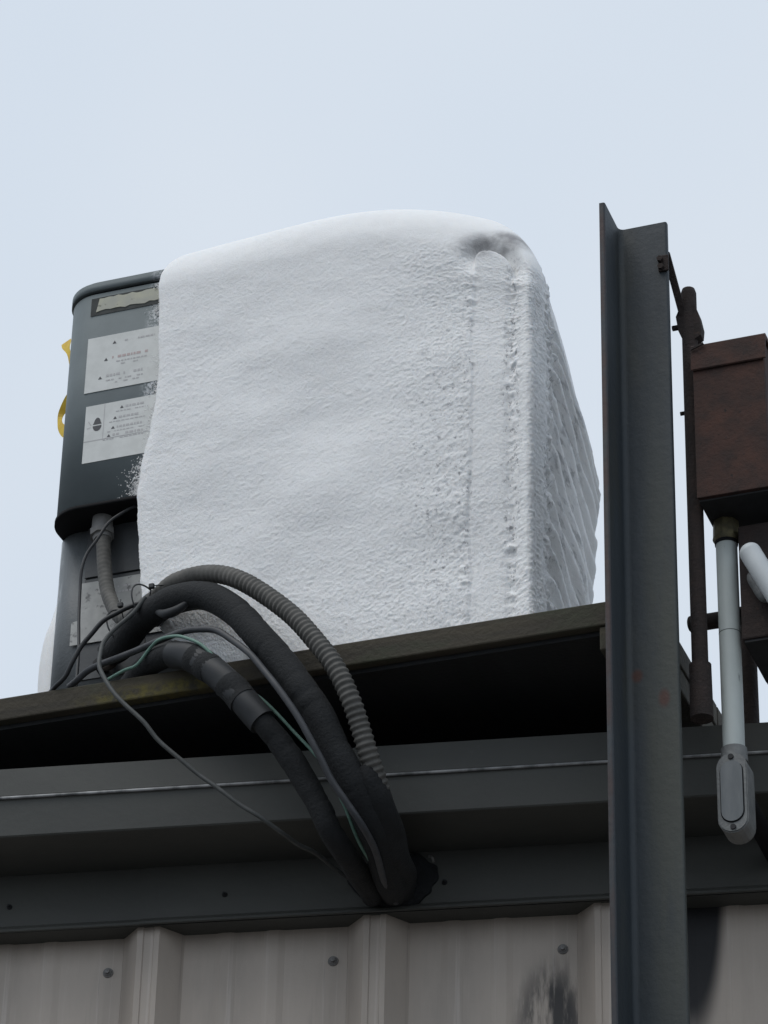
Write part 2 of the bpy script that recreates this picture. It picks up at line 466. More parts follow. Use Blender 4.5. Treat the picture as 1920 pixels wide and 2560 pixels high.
# the mould mask is in panel coordinates: z counted from the ground
for nd in M['panel_mould'].node_tree.nodes:
    if nd.type == 'VECT_MATH' and nd.operation == 'SUBTRACT':
        nd.inputs[1].default_value = (0.315, 0.018, -0.60 - GZ)
link('wall_core', MB().box(V0 + 0.05, V1 - 0.05, 0.348, 6.0, GZ, -0.17), M['trim'], bld)
link('roof', MB().prism([(0.19, -0.166), (6.3, -0.10), (6.3, -0.08), (0.19, -0.152)], V0, V1, 'x'), M['roof'], bld)
gut = link('gutter', MB().prism([(0.104, -0.150), (0.104, -0.2045), (0.1085, -0.2125), (0.1165, -0.279), (0.119, -0.2815), (0.3165, -0.2815), (0.3165, -0.279),
                           (0.121, -0.279), (0.111, -0.2125), (0.1065, -0.2045), (0.1065, -0.150)], V0, V1, 'x'), M['trim'], bld)
link('bead', MB().tube([(V0, 0.1045, -0.2085), (0.3, 0.1045, -0.2085), (V1, 0.1045, -0.2085)], 0.0028, 8, 0.05), M['bead'], gut)
for a, b, dn in ((V0, -0.322, 0.0), (-0.338, V1, -0.0025)):
    n0 = 0.276 + dn
    link('wall_trim', MB().prism([(n0, -0.282), (n0, -0.384), (n0 - 0.010, -0.394), (n0 - 0.011, -0.399), (n0 - 0.008, -0.4005), (n0 + 0.0015, -0.391), (n0 + 0.002, -0.282)], a, b, 'x'), M['trim'], bld)
link('shade_closure_strip', MB().box(V0, V1, 0.2785, 0.3285, -0.3965, -0.2825), M['trim'], bld)  # closure added so the band below the trim lip turns dark
def screw_mesh(r=0.008):
    return MB().cyl((0, 0, 0), (0, -0.0025, 0), r * 1.25, r * 1.15, 16).cyl((0, -0.0025, 0), (0, -0.0045, 0), r * 0.95, r * 0.8, 16).cyl((0, -0.0045, 0), (0, -0.0095, 0), r * 0.58, r * 0.55, 6, smooth=False)
sm = screw_mesh()
me_s = bpy.data.meshes.new('screw'); me_s.from_pydata(sm.v, [], sm.f); me_s.materials.append(M['screw'])
me_s.polygons.foreach_set('use_smooth', sm.smooth)
for k in range(-4, 8):
    o = bpy.data.objects.new('screw', me_s); o.parent = bld
    o.location = (RIB0 + k * PITCH - 0.083, PAN - 0.30, -0.463 - GZ); COL.objects.link(o)
sm = screw_mesh(0.0042)
me_s2 = bpy.data.meshes.new('trim_screw'); me_s2.from_pydata(sm.v, [], sm.f); me_s2.materials.append(M['dark_metal'])
for k in range(-4, 8):
    o = bpy.data.objects.new('trim_screw', me_s2); o.parent = bld
    o.location = (-0.185 + k * 0.405, 0.276 - 0.30 - (0.0025 if k > -1 else 0), -0.345 - GZ); COL.objects.link(o)
done(bld)

# ------------------------------------------------------------------ platform (platform frame: u, q, z)
DL, DR = -1.0, 0.653
plat = thing('timber_platform', MP, (DL, 0, -0.12), 'weathered timber platform of planks carrying the iced unit above the eave', 'platform')
q0 = 0.0
for i in range(7):
    w = 0.140
    link('plank', MB().box(DL + (0 if i == 0 else random.uniform(-.01, .0)), DR, q0, q0 + w, -0.047, 0.0, 0.003), M['wood_moss'] if i == 0 else M['wood'], plat)
    q0 += w + 0.004
link('end_beam', MB().box(DR - 0.098, DR - 0.003, 0.004, 1.0, -0.094, -0.0475, 0.003), M['wood'], plat)
link('end_beam', MB().box(DL + 0.003, DL + 0.098, 0.004, 1.0, -0.094, -0.0475, 0.003), M['wood'], plat)
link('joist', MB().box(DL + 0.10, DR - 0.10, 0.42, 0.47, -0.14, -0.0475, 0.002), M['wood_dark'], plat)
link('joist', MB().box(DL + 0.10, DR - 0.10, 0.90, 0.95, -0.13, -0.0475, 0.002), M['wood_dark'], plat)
link('underside_shade_sheet', MB().box(DL + 0.099, DR - 0.0985, 0.02, 0.415, -0.056, -0.0475), M['wood_dark'], plat)  # added dark sheet that paints the shade under the planks
done(plat)
# the mossy stretch lies on the front plank's face (mask is in plank coordinates: base at the platform's left end, z = -0.12)
for nd in M['wood_moss'].node_tree.nodes:
    if nd.type == 'VECT_MATH' and nd.operation == 'SUBTRACT':
        nd.inputs[1].default_value = (0.72, 0.0, 0.085)

# ------------------------------------------------------------------ heat pump unit
UB = (-0.60, 0.0, 0.0)
unit = thing('heat_pump', MP, UB, 'slate grey outdoor heat pump with labelled corner cover, half buried in ice', 'heat pump')
def rrect(x0, x1, y0, y1, r, seg=8):
    p = []
    for cx, cy, a0 in ((x0 + r, y0 + r, math.pi), (x1 - r, y0 + r, 1.5 * math.pi), (x1 - r, y1 - r, 0), (x0 + r, y1 - r, .5 * math.pi)):
        for k in range(seg + 1):
            a = a0 + math.pi / 2 * k / seg
            p.append((cx + r * math.cos(a), cy + r * math.sin(a)))
    return p
def rprism(x0, x1, y0, y1, z0, z1, r, seg=8):
    mb = MB().prism(rrect(x0, x1, y0, y1, r, seg), z0, z1, 'z')
    mb.smooth = [False, False] + [True] * (len(mb.f) - 2)
    return mb
UL, UR, UF, UK = -0.588, 0.16, 0.09, 0.74
cover = link('corner_cover', rprism(UL, UR, UF, UK, 0.452, 0.953, 0.075, 12), M['unit'], unit)
sub('bottom_lip', rprism(UL - .003, UR, UF - .003, UK, 0.446, 0.4535, 0.077, 12), M['black'], cover)
capm = rprism(UL - 0.004, UR, UF - 0.004, UK, 0.959, 0.978, 0.079, 12)
cap = link('top_cap', capm, M['unit'], unit)
sub('cap_seam', rprism(UL + 0.004, UR, UF + 0.004, UK, 0.9525, 0.9595, 0.071, 12), M['black'], cap)
sub('cap_crown', rprism(UL + 0.006, UR, UF + 0.006, UK, 0.9775, 0.987, 0.07, 12), M['unit'], cap)
body = link('lower_body', rprism(-0.606, UR, 0.168, UK, 0.03, 0.4465, 0.06, 12), M['unit_frost'], unit)
sub('valve_panel', MB().box(-0.525, -0.30, 0.162, 0.169, 0.335, 0.445), M['unit_dark'], body)
sub('valve_panel', MB().box(-0.525, -0.30, 0.164, 0.169, 0.11, 0.331), M['unit_dark'], body)
link('base_pan', rprism(-0.612, UR + 0.01, 0.155, UK + 0.01, 0.0015, 0.034, 0.06, 10), M['unit_dark'], unit)
# labels on the cover
def quad(mb, pts, q):
    mb.add([(p[0], q, p[1]) for p in pts], [tuple(range(len(pts)))])
    return mb
def plate(pts, q, th=0.0012):
    return MB().prism(pts, q - th, q, 'y')
link('glue_patch', plate([(-0.520, 0.900), (-0.36, 0.900), (-0.36, 0.9425), (-0.520, 0.9425)], UF - 0.0003, 0.0006), M['gum'], unit)
random.seed(3)
edge_t = [(-0.36 - 0.142 * k / 14, 0.9385 + random.uniform(-.0022, .0022)) for k in range(15)]
edge_b = [(-0.508 + 0.148 * k / 14, 0.9085 + random.uniform(-.002, .003)) for k in range(15)]
lab0 = link('name_plate_label', plate(edge_t + edge_b, UF - 0.001, 0.001), M['label_yellow'], unit)
def words(x0, x1, z, h, q, rnd, dens=0.8):
    mb = MB(); x = x0
    while x < x1:
        w = rnd.uniform(0.003, 0.009)
        if rnd.random() < dens:
            quad(mb, [(x, z), (min(x + w, x1), z), (min(x + w, x1), z + h), (x, z + h)], q)
        x += w + 0.0022
    return mb
def triangle(cx, z, s, q):
    return quad(MB(), [(cx - s, z), (cx + s, z), (cx, z + 1.7 * s)], q)
rnd = random.Random(5)
lab1 = link('warning_label', plate([(-0.5205, 0.7145), (-0.345, 0.7145), (-0.345, 0.845), (-0.5205, 0.845)], UF - 0.0002), M['label'], unit)
ql = UF - 0.0018
sub('printed_lines', words(-0.44, -0.375, 0.824, 0.0038, ql, rnd), M['ink'], lab1)
for j, (z, x0, cx) in enumerate(((0.822, -0.452, -0.462), (0.784, -0.465, -0.478), (0.742, -0.475, -0.488))):
    sub('warning_triangle', triangle(cx, z, 0.0042, ql), M['ink_black'], lab1)
    if j:
        sub('printed_lines', words(x0, -0.385, z + 0.003, 0.0055, ql, rnd, 0.9), M['ink_red' if j == 1 else 'ink'], lab1)
        sub('printed_lines', words(x0, -0.39, z - 0.007, 0.003, ql, rnd), M['ink'], lab1)
        sub('printed_lines', words(x0 + .02, -0.39, z - 0.014, 0.003, ql, rnd, .6), M['ink'], lab1)
lab2 = link('warning_label', plate([(-0.5135, 0.5495), (-0.345, 0.5495), (-0.345, 0.682), (-0.5135, 0.682)], UF - 0.0002), M['label'], unit)
picto = MB()
cx, cz = -0.4865, 0.634
quad(picto, [(cx + 0.0095 * math.cos(a) * (1.0 if math.sin(a) < .3 else .8), cz + 0.002 + 0.0155 * max(0, math.sin(a))) for a in [math.pi * k / 10 for k in range(11)]], ql)
quad(picto, [(cx + 0.0095 * math.cos(a), cz - 0.001 - 0.0125 * max(0, math.sin(a))) for a in [math.pi * (10 - k) / 10 for k in range(11)]], ql)
sub('pictogram', picto, M['ink_black'], lab2)
sub('pictogram_rays', MB().add([(-0.507, ql, .645), (-0.505, ql, .646), (-0.499, ql, .636), (-0.500, ql, .635)], [(0, 1, 2, 3)]).add([(-0.508, ql, .628), (-0.508, ql, .630), (-0.500, ql, .632), (-0.500, ql, .6305)], [(0, 1, 2, 3)]), M['ink'], lab2)
sub('rule_line', quad(quad(MB(), [(-0.5135, 0.5985), (-0.375, 0.5985), (-0.375, 0.6000), (-0.5135, 0.6000)], ql), [(-0.4735, 0.600), (-0.4723, 0.600), (-0.4723, 0.682), (-0.4735, 0.682)], ql), M['ink'], lab2)
for z, cx in ((0.664, -0.436), (0.641, -0.449), (0.619, -0.452), (0.6015, -0.460)):
    sub('warning_triangle', triangle(cx, z, 0.0038, ql), M['ink_black'], lab2)
    sub('printed_lines', words(cx + 0.008, -0.388, z + 0.001, 0.0048, ql, rnd, .95), M['ink'], lab2)
    sub('printed_lines', words(cx - 0.012, -0.385, z - 0.0065, 0.0022, ql, rnd, .9), M['ink'], lab2)
# dirty label on the lower body
lab3 = link('dirty_label', plate([(-0.545, 0.187), (-0.30, 0.187), (-0.30, 0.322), (-0.532, 0.322), (-0.532, 0.24), (-0.545, 0.238)], 0.1612, 0.0012), M['label_dirty'], unit)
sub('printed_lines', words(-0.47, -0.40, 0.30, 0.004, 0.1595, rnd), M['ink'], lab3)
sub('printed_lines', words(-0.47, -0.40, 0.288, 0.004, 0.1595, rnd), M['ink'], lab3)
# connector hub under the cover
link('conduit_hub', MB().cyl((-0.482, 0.135, 0.446), (-0.482, 0.135, 0.418), 0.020, 0.021, 18).cyl((-0.482, 0.135, 0.418), (-0.480, 0.134, 0.404), 0.0245, 0.0245, 8, smooth=False).cyl((-0.480, 0.134, 0.404), (-0.478, 0.133, 0.395), 0.019, 0.018, 18), M['liquidtight'], unit)
link('service_valve', MB().cyl((-0.455, 0.168, 0.145), (-0.455, 0.12, 0.145), 0.011, 0.011, 12).cyl((-0.472, 0.165, 0.125), (-0.472, 0.135, 0.125), 0.012, 0.010, 6, smooth=False), M['dark_metal'], unit)
done(unit)

# ------------------------------------------------------------------ ice over the unit
def grid_box(nu, nq, nz):
    """open-bottomed box surface as unit-cube points + quads with shared edge vertices"""
    key, pts, faces = {}, [], []
    def idx(i, j, k):
        t = (i, j, k)
        if t not in key:
            key[t] = len(pts); pts.append((i / nu, j / nq, k / nz))
        return key[t]
    for i in range(nu):
        for k in range(nz):
            faces.append((idx(i, 0, k), idx(i + 1, 0, k), idx(i + 1, 0, k + 1), idx(i, 0, k + 1)))
            faces.append((idx(i, nq, k), idx(i, nq, k + 1), idx(i + 1, nq, k + 1), idx(i + 1, nq, k)))
    for j in range(nq):
        for k in range(nz):
            faces.append((idx(0, j, k), idx(0, j, k + 1), idx(0, j + 1, k + 1), idx(0, j + 1, k)))
            faces.append((idx(nu, j, k), idx(nu, j + 1, k), idx(nu, j + 1, k + 1), idx(nu, j, k + 1)))
    for i in range(nu):
        for j in range(nq):
            faces.append((idx(i, j, nz), idx(i + 1, j, nz), idx(i + 1, j + 1, nz), idx(i, j + 1, nz)))
    return np.array(pts), faces

def build_ice():
    lo = np.array([-0.362, 0.045, 0.002]); hi = np.array([0.435, 0.80, 1.075])
    p, faces = grid_box(340, 150, 440)
    p = lo + p * (hi - lo)
    # rounding: horizontal edges at the top get a wide radius, upright edges a smaller one
    rv, rt = 0.050, 0.16
    c = p.copy()
    c[:, 0] = np.clip(p[:, 0], lo[0] + 0.03, hi[0] - rv)
    c[:, 1] = np.clip(p[:, 1], lo[1] + rv, hi[1] - rv)
    d = p - c; d[:, 2] = 0
    ln = np.linalg.norm(d, axis=1); m = ln > 1e-9
    n = np.zeros_like(p)
    n[m] = d[m] / ln[m][:, None]
    lim = np.where(p[:, 0] < lo[0] + 0.03, 0.03, rv)
    q = c.copy()
    q[m] = c[m] + n[m] * np.maximum(np.abs(d[m]).max(axis=1), 0)[:, None] * 1.0
    p2 = q.copy()
    # top rounding: pull inwards as z nears the top
    kz = np.clip((p[:, 2] - (hi[2] - rt)) / rt, 0, 1)
    ctr = np.array([(lo[0] + hi[0]) / 2, (lo[1] + hi[1]) / 2])
    half = np.array([(hi[0] - lo[0]) / 2, (hi[1] - lo[1]) / 2])
    # distance to the nearest side in plan
    du = half[0] - np.abs(p2[:, 0] - ctr[0]); dq = half[1] - np.abs(p2[:, 1] - ctr[1])
    edge = np.minimum(du, dq)
    side = p[:, 2] < hi[2] - 1e-9
    ang = np.arcsin(kz)
    inset = rt * (1 - np.cos(kz * math.pi / 2))
    zz = np.where(side, hi[2] - rt + rt * np.sin(kz * math.pi / 2), 0)
    sc_u = (half[0] - inset) / half[0]; sc_q = (half[1] - inset) / half[1]
    lf = np.where(p2[:, 0] < ctr[0], 0.38, 1.0)                     # steeper shoulder on the left
    sc_u = (half[0] - inset * lf) / half[0]
    p2[:, 0] = np.where(side, ctr[0] + (p2[:, 0] - ctr[0]) * sc_u, ctr[0] + (p2[:, 0] - ctr[0]) * (half[0] - rt * lf) / half[0])
    p2[:, 1] = np.where(side, ctr[1] + (p2[:, 1] - ctr[1]) * sc_q, ctr[1] + (p2[:, 1] - ctr[1]) * (half[1] - rt) / half[1])
    p2[:, 2] = np.where(p[:, 2] > hi[2] - rt, np.where(side, zz, hi[2]), p[:, 2])
    # normals for displacement
    nrm = n.copy()
    flat = ~m
    nrm[flat] = [0, 0, 1]
    on_front = np.abs(p[:, 1] - lo[1]) < 1e-6; on_back = np.abs(p[:, 1] - hi[1]) < 1e-6
    on_r = np.abs(p[:, 0] - hi[0]) < 1e-6; on_l = np.abs(p[:, 0] - lo[0]) < 1e-6
    sk = np.sin(kz * math.pi / 2) * side + (~side)
    nrm[:, :2] *= np.sqrt(np.clip(1 - sk ** 2, 0, 1))[:, None]
    nrm[:, 2] = sk
    nl = np.linalg.norm(nrm, axis=1); nrm /= np.where(nl > 1e-6, nl, 1)[:, None]
    u, qq, z = p2[:, 0].copy(), p2[:, 1].copy(), p2[:, 2].copy()
    front = sstep(0.14, 0.07, qq)
    right_ = sstep(0.385, 0.425, p[:, 0]) * sstep(0.05, 0.12, p[:, 1])
    # ---- relief
    big = fbm(p2 * [1, 1, 1.4], 4.0, 2, 1) * 0.012 * (0.25 + 0.75 * sstep(-0.36, -0.20, p2[:, 0])) * sstep(1.06, 0.72, p2[:, 2])
    mid = fbm(p2 * [0.75, 1, 1.3], 11, 3, 5) * 0.0020
    rough = (0.55 + 0.60 * sstep(0.05, 0.30, u) + 0.35 * sstep(0.5, 0.1, z)) * sstep(1.0, 0.86, z)
    calm = 1 - 0.6 * on_r * sstep(0.10, 0.16, p[:, 1])
    rng = np.random.default_rng(11)
    warp = p2 + 0.006 * np.stack([vnoise(p2, 40, 81), vnoise(p2, 40, 82), vnoise(p2, 40, 83)], 1)
    patch = sstep(-0.25, 0.45, fbm(p2, 7, 3, 90))                 # coarse grains gather in drifts
    grains = np.clip(fbm(warp, 150, 2, 71), 0.05, 1) * 0.0028 * (0.45 + 0.55 * patch)
    clods = np.clip(fbm(warp, 62, 3, 75), 0.22, 1) * 0.0028 * patch * (0.25 + 0.75 * sstep(0.05, 0.32, u))
    fine = (grains + clods + rng.normal(0, 1, len(p2)) * 0.00055) * rough * calm
    disp = big + mid + fine
    wob = vnoise(np.stack([z * 9, z * 0, z * 0], 1), 1.0, 33) * 0.004
    # smooth upright tongue with an arched head, a soft hollow tucked in above it
    uc, hw, zt = 0.338 + wob, 0.037, 0.928
    inside = np.where(z < zt - hw, hw - np.abs(u - uc), hw - np.sqrt((u - uc) ** 2 + (z - (zt - hw)) ** 2))
    tongue = sstep(-0.004, 0.003, inside)
    hollow = np.exp(-(np.clip(-inside, 0, None) / 0.030) ** 2) * np.exp(-((u - 0.345) / 0.07) ** 2) * sstep(zt - 0.085, zt - 0.01, z + 0.25 * np.abs(u - uc))
    disp -= front * 0.032 * hollow * (1 - tongue)
    disp -= front * tongue * (0.006 + 0.35 * fine - 0.003)
    # knobbly frost columns and cracks either side of it
    knob = np.clip(fbm(p2 * [1, 1, 0.8], 95, 2, 21), -0.6, 0.8)
    knob2 = np.clip(fbm(warp, 70, 3, 25), -0.1, 0.8)
    for cu, wd, am in ((0.380, 0.013, 0.010), (0.290, 0.014, 0.005), (0.255, 0.03, 0.002)):
        vary = 0.35 + 0.65 * sstep(-0.3, 0.4, vnoise(np.stack([z * 7 + cu * 50, z * 0, z * 0], 1), 1.0, 91))
        disp += front * am * (knob2 + 0.4 * knob) * vary * np.exp(-((u - cu - 2 * wob) / wd) ** 2) * sstep(0.93, 0.85, z)
    disp -= front * 0.004 * np.exp(-((u - 0.300 - wob) / 0.003) ** 2) * sstep(0.9, 0.8, z) * sstep(-0.1, 0.3, vnoise(np.stack([z * 16, z * 0, z * 0], 1), 1.0, 95))
    disp += (on_r * sstep(0.09, 0.11, p[:, 1]) * sstep(0.2, 0.13, p[:, 1])) * (knob + knob2) * 0.008
    # smooth upright ridge on the corner
    ang_c = (np.abs(u - 0.412) < 0.02) & (qq < 0.075)
    disp -= front * 0.007 * np.exp(-((u - 0.381) / 0.010) ** 2) * sstep(0.97, 0.8, z)
    disp += 0.015 * np.exp(-((u - 0.410) / 0.011) ** 2) * sstep(0.10, 0.06, qq) * sstep(0.97, 0.76, z)
    # louvre courses on the right side
    saw = (z * 17.0 + 0.14 * vnoise(p2, 9, 40)) % 1.0
    lou = np.where(saw < 0.6, sstep(0, 0.6, saw), sstep(1.0, 0.6, saw))
    disp += on_r * sstep(0.09, 0.20, p[:, 1]) * sstep(hi[1] - 0.03, hi[1] - 0.10, p[:, 1]) * (lou - 0.5) * 0.026 * sstep(0.93, 0.80, z)
    p3 = p2 + nrm * disp[:, None]
    # taper towards the back on the right, crown height along the front
    t = (p3[:, 0] - lo[0]) / (hi[0] - lo[0])
    p3[:, 0] -= np.clip(t, 0, 1) * (0.118 + 0.006 * sstep(0.60, 0.35, p3[:, 2]) - 0.012 * np.exp(-((p3[:, 2] - 0.74) / 0.12) ** 2)) * np.clip((p3[:, 1] - 0.05) / 0.75, 0, 1)
    drop = 0.145 * np.clip((u - 0.0) / 0.42, 0, None) ** 2 + 0.022 * np.clip((-0.05 - u) / 0.30, 0, None)
    p3[:, 2] -= drop * sstep(0.55, 1.0, p3[:, 2])
    p3[:, 2] -= 0.0 * np.clip((p3[:, 1] - 0.2) / 0.65, 0, 1) * sstep(0.6, 1.0, p3[:, 2]) * sstep(0.1, 0.4, u)
    p3[:, 2] += 0.022 * np.exp(-((p3[:, 1] - 0.42) / 0.2) ** 2) * sstep(0.6, 0.9, p3[:, 2]) * sstep(0.1, 0.35, u)
    # ragged left boundary
    zs = [0, .047, .125, .194, .30, .37, .435, .50, .56, .64, .73, .85, .95, 1.05]
    us = [-.235, -.25, -.306, -.350, -.366, -.374, -.377, -.372, -.360, -.352, -.350, -.356, -.366, -.366]
    ul = np.interp(p3[:, 2], zs, us) + 0.003 * fbm(p3, 30, 3, 60)
    w = sstep(0.0, -0.36, u)
    p3[:, 0] += w * (ul + 0.362)
    p3[:, 2] = np.maximum(p3[:, 2], 0.002)
    return p3, faces

pts, faces = build_ice()
base = np.array([0.03, 0.45, 0.002])
me = bpy.data.meshes.new('ice_crust')
pl = (pts - base).astype(np.float32)
M['ice'].node_tree.nodes['Principled BSDF'].inputs['Subsurface Weight'].default_value = 0.35
M['ice'].node_tree.nodes['Principled BSDF'].inputs['Subsurface Radius'].default_value = (0.8, 0.9, 1.0)
M['ice'].node_tree.nodes['Principled BSDF'].inputs['Subsurface Scale'].default_value = 0.008
fa = np.array(faces, dtype=np.int32)
me.vertices.add(len(pl)); me.vertices.foreach_set('co', pl.ravel())
me.loops.add(fa.size); me.loops.foreach_set('vertex_index', fa.ravel())
me.polygons.add(len(fa))
me.polygons.foreach_set('loop_start', np.arange(0, fa.size, 4, dtype=np.int32))
me.polygons.foreach_set('use_smooth', np.ones(len(fa), dtype=bool))
me.update(calc_edges=True); me.validate()
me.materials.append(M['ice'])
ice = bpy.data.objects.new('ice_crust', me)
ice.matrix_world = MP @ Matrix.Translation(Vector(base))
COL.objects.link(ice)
fr = np.random.default_rng(4)
def sst0(a, b, x):
    t = min(1, max(0, (x - a) / (b - a))); return t * t * (3 - 2 * t)
fv, ff = MB(), None
fz = np.array([0, .047, .125, .194, .30, .37, .435, .50, .56, .64, .73, .85, .95, 1.05]); fu = np.array([-.235, -.25, -.306, -.350, -.366, -.374, -.376, -.372, -.357, -.349, -.342, -.350, -.361, -.361])
for k in range(9000):
    z_ = fr.uniform(0.455, 0.950)
    reach = 0.016 + 0.016 * abs(math.sin(z_ * 23 + math.sin(z_ * 57))) + 0.014 * sst0(0.56, 0.47, z_)
    dd = abs(fr.normal(0, 1)) * reach * 0.55
    u_ = float(np.interp(z_, fz, fu)) + 0.010 - dd
    r_ = fr.uniform(0.0006, 0.0030) * (1.25 - 0.6 * min(1, dd / 0.04))
    c_ = np.array([u_, UF - 0.0012 - 0.012 * max(0, 1 - dd / 0.012), z_])
    oct_ = np.array([[1, 0, 0], [0, 0, 1], [-1, 0, 0], [0, 0, -1], [0, -0.8, 0], [0, 0.6, 0]]) * fr.uniform(0.6, 1.3, (6, 3)) * r_ + c_
    fv.add(oct_ - base, [(0, 1, 4), (1, 2, 4), (2, 3, 4), (3, 0, 4), (1, 0, 5), (2, 1, 5), (3, 2, 5), (0, 3, 5)], True)
fme = bpy.data.meshes.new('frost_fringe'); fme.from_pydata(fv.v, [], fv.f); fme.materials.append(M['ice'])
fob = bpy.data.objects.new('frost_fringe', fme); fob.parent = ice; fob['kind'] = 'stuff'; COL.objects.link(fob)
tag(ice, 'huge white crust of snow and frost encasing the front and right of the unit', 'ice')

# ice bulging out low on the far left side
def lump(c, r, seg=40, rings=24, amp=0.15, seed=2, fl=9.0, squash=None):
    v, f = [], []
    for i in range(rings + 1):
        a = math.pi * i / rings
        for k in range(seg):
            b = 2 * math.pi * k / seg
            v.append((math.sin(a) * math.cos(b), math.sin(a) * math.sin(b), math.cos(a)))
    v = np.array(v)
    pp = v * np.array(r)
    pp = pp * (1 + amp * fbm(pp + np.array(c), fl, 3, seed))[:, None] + np.array(c)
    if squash: pp = squash(pp)
    for i in range(rings):
        for k in range(seg):
            j = (k + 1) % seg
            f.append((i * seg + k, (i + 1) * seg + k, (i + 1) * seg + j, i * seg + j))
    return MB().add(pp, f, True)
def sq(pp):
    pp[:, 2] = np.clip(pp[:, 2], 0.003, None); pp[:, 0] = np.minimum(pp[:, 0], -0.56); return pp
li = link('ice_lump', lump((-0.600, 0.38, 0.17), (0.076, 0.17, 0.37), 48, 40, 0.12, 4, 8.0, sq), M['ice'], frame=MP, base=(-0.62, 0.40, 0.003))
tag(li, 'small lump of white ice low on the left flank of the unit', 'ice'); done(li)

# ------------------------------------------------------------------ yellow ribbon on the unit's left side
rb_pts = [(-0.652, 0.25, 0.972), (-0.634, 0.225, 0.930), (-0.606, 0.205, 0.880), (-0.592, 0.20, 0.845), (-0.598, 0.20, 0.812), (-0.618, 0.22, 0.805), (-0.645, 0.24, 0.786), (-0.640, 0.232, 0.752), (-0.612, 0.215, 0.715)]
c, ln = spline(rb_pts, 0.006)
v, f = [], []
for i, p_ in enumerate(c):
    w = 0.0085 + 0.0035 * math.sin(ln[i] * 60 + 1)
    tw = math.sin(ln[i] * 25) * 0.5
    T_ = c[min(i + 1, len(c) - 1)] - c[max(i - 1, 0)]
    d_ = np.cross(T_, [0.3 * math.sin(tw), 1.0, 0.2])
    d_ /= np.linalg.norm(d_)
    v += [tuple(p_ - d_ * w), tuple(p_ + d_ * w), tuple(p_ + d_ * w + [0.0006, 0.0006, 0]), tuple(p_ - d_ * w + [0.0006, 0.0006, 0])]
for i in range(len(c) - 1):
    a, b = i * 4, i * 4 + 4
    f += [(a, a + 1, b + 1, b), (a + 3, b + 3, b + 2, a + 2), (a + 1, a + 2, b + 2, b + 1), (a, b, b + 3, a + 3)]
rbn = link('ribbon', MB().add(v, f), M['yellow'], frame=MP, base=(-0.612, 0.215, 0.71))
tag(rbn, 'torn yellow plastic ribbon fluttering at the left edge of the unit', 'ribbon'); done(rbn)

# ------------------------------------------------------------------ steel angle post
def arc(cx, cy, r, a0, a1, n):
    return [(cx + r * math.cos(a0 + (a1 - a0) * k / n), cy + r * math.sin(a0 + (a1 - a0) * k / n)) for k in range(n + 1)]
pu0, pu1, pf, pw, th = 0.599, 0.7005, -0.107, -0.0035, 0.0105
prof = [(pu0, pw), (pu0, pf)] + arc(pu0 + th - 0.004, pf + 0.004, 0.004, -math.pi / 2, 0, 4)
prof += arc(pu0 + th + 0.011, pw - th - 0.011, 0.011, math.pi, math.pi / 2, 6)
prof += arc(pu1 - 0.004, pw - th + 0.004, 0.004, -math.pi / 2, 0, 4) + [(pu1, pw)]
post = link('angle_post', MB().prism(prof, GZ + 0.002, 0.781, 'z'), M['steel'], frame=MP, base=(pu0, pf, GZ + 0.002))
post.data.polygons.foreach_set('use_smooth', [False] * len(post.data.polygons))
tag(post, 'tall blue grey steel angle post in front of the platform corner', 'post'); done(post)

# ------------------------------------------------------------------ rusty rack right of the post
rack = thing('rusty_rack', MP, (0.722, 0.05, -0.235), 'rusty pipe rack with clamp and brace bolted to the post', 'rack')
link('upright', MB().cyl((0.722, 0.05, -0.22), (0.722, 0.05, 0.655), 0.0145, seg=20).cyl((0.722, 0.05, 0.655), (0.722, 0.05, 0.664), 0.0145, 0.012, 20), M['rust'], rack)
link('sleeve', MB().cyl((0.722, 0.05, -0.233), (0.722, 0.05, -0.128), 0.0205, 0.0195, 18), M['rust'], rack)
link('clamp', MB().prism([(0.699, 0.602), (0.703, 0.570), (0.712, 0.545), (0.726, 0.542), (0.745, 0.553), (0.747, 0.572), (0.742, 0.600), (0.735, 0.622), (0.71, 0.628)], 0.040, 0.062, 'y'), M['rust'], rack)
link('clamp_bolt', MB().cyl((0.690, 0.048, 0.583), (0.705, 0.048, 0.583), 0.0055, seg=6, smooth=False), M['rust'], rack)
link('side_bolt', MB().cyl((0.700, 0.05, 0.395), (0.712, 0.05, 0.395), 0.004, seg=6, smooth=False), M['rust'], rack)
def bar(a, b, w, t):
    a, b = Vector(a), Vector(b); d = (b - a).normalized()
    s = d.cross(Vector((0, 1, 0))).normalized(); n_ = s.cross(d)
    v = [p + s * (i * w / 2) + n_ * (j * t / 2) for p in (a, b) for i in (-1, 1) for j in (-1, 1)]
    return MB().add(v, [(0, 1, 3, 2), (4, 6, 7, 5), (0, 4, 5, 1), (2, 3, 7, 6), (0, 2, 6, 4), (1, 5, 7, 3)])
link('brace', bar((0.694, 0.004, 0.722), (0.713, 0.046, 0.598), 0.013, 0.009), M['rust'], rack)
link('brace_lug', MB().box(0.684, 0.7035, -0.019, -0.0142, 0.668, 0.703, 0.0015).cyl((0.689, -0.019, 0.692), (0.689, -0.027, 0.692), 0.006, seg=6, smooth=False).cyl((0.690, -0.019, 0.676), (0.690, -0.025, 0.676), 0.006, seg=6, smooth=False), M['rust'], rack)
link('cross_bar', MB().cyl((0.688, 0.125, 0.000), (0.7925, 0.125, 0.000), 0.0150, seg=16).dome((0.688, 0.125, 0.000), (-1, 0, 0), 0.0150, 0.006), M['rust'], rack)
link('rear_upright', MB().cyl((0.752, 0.275, -0.15), (0.752, 0.275, 0.10), 0.0165, seg=18), M['rust'], rack)
done(rack)

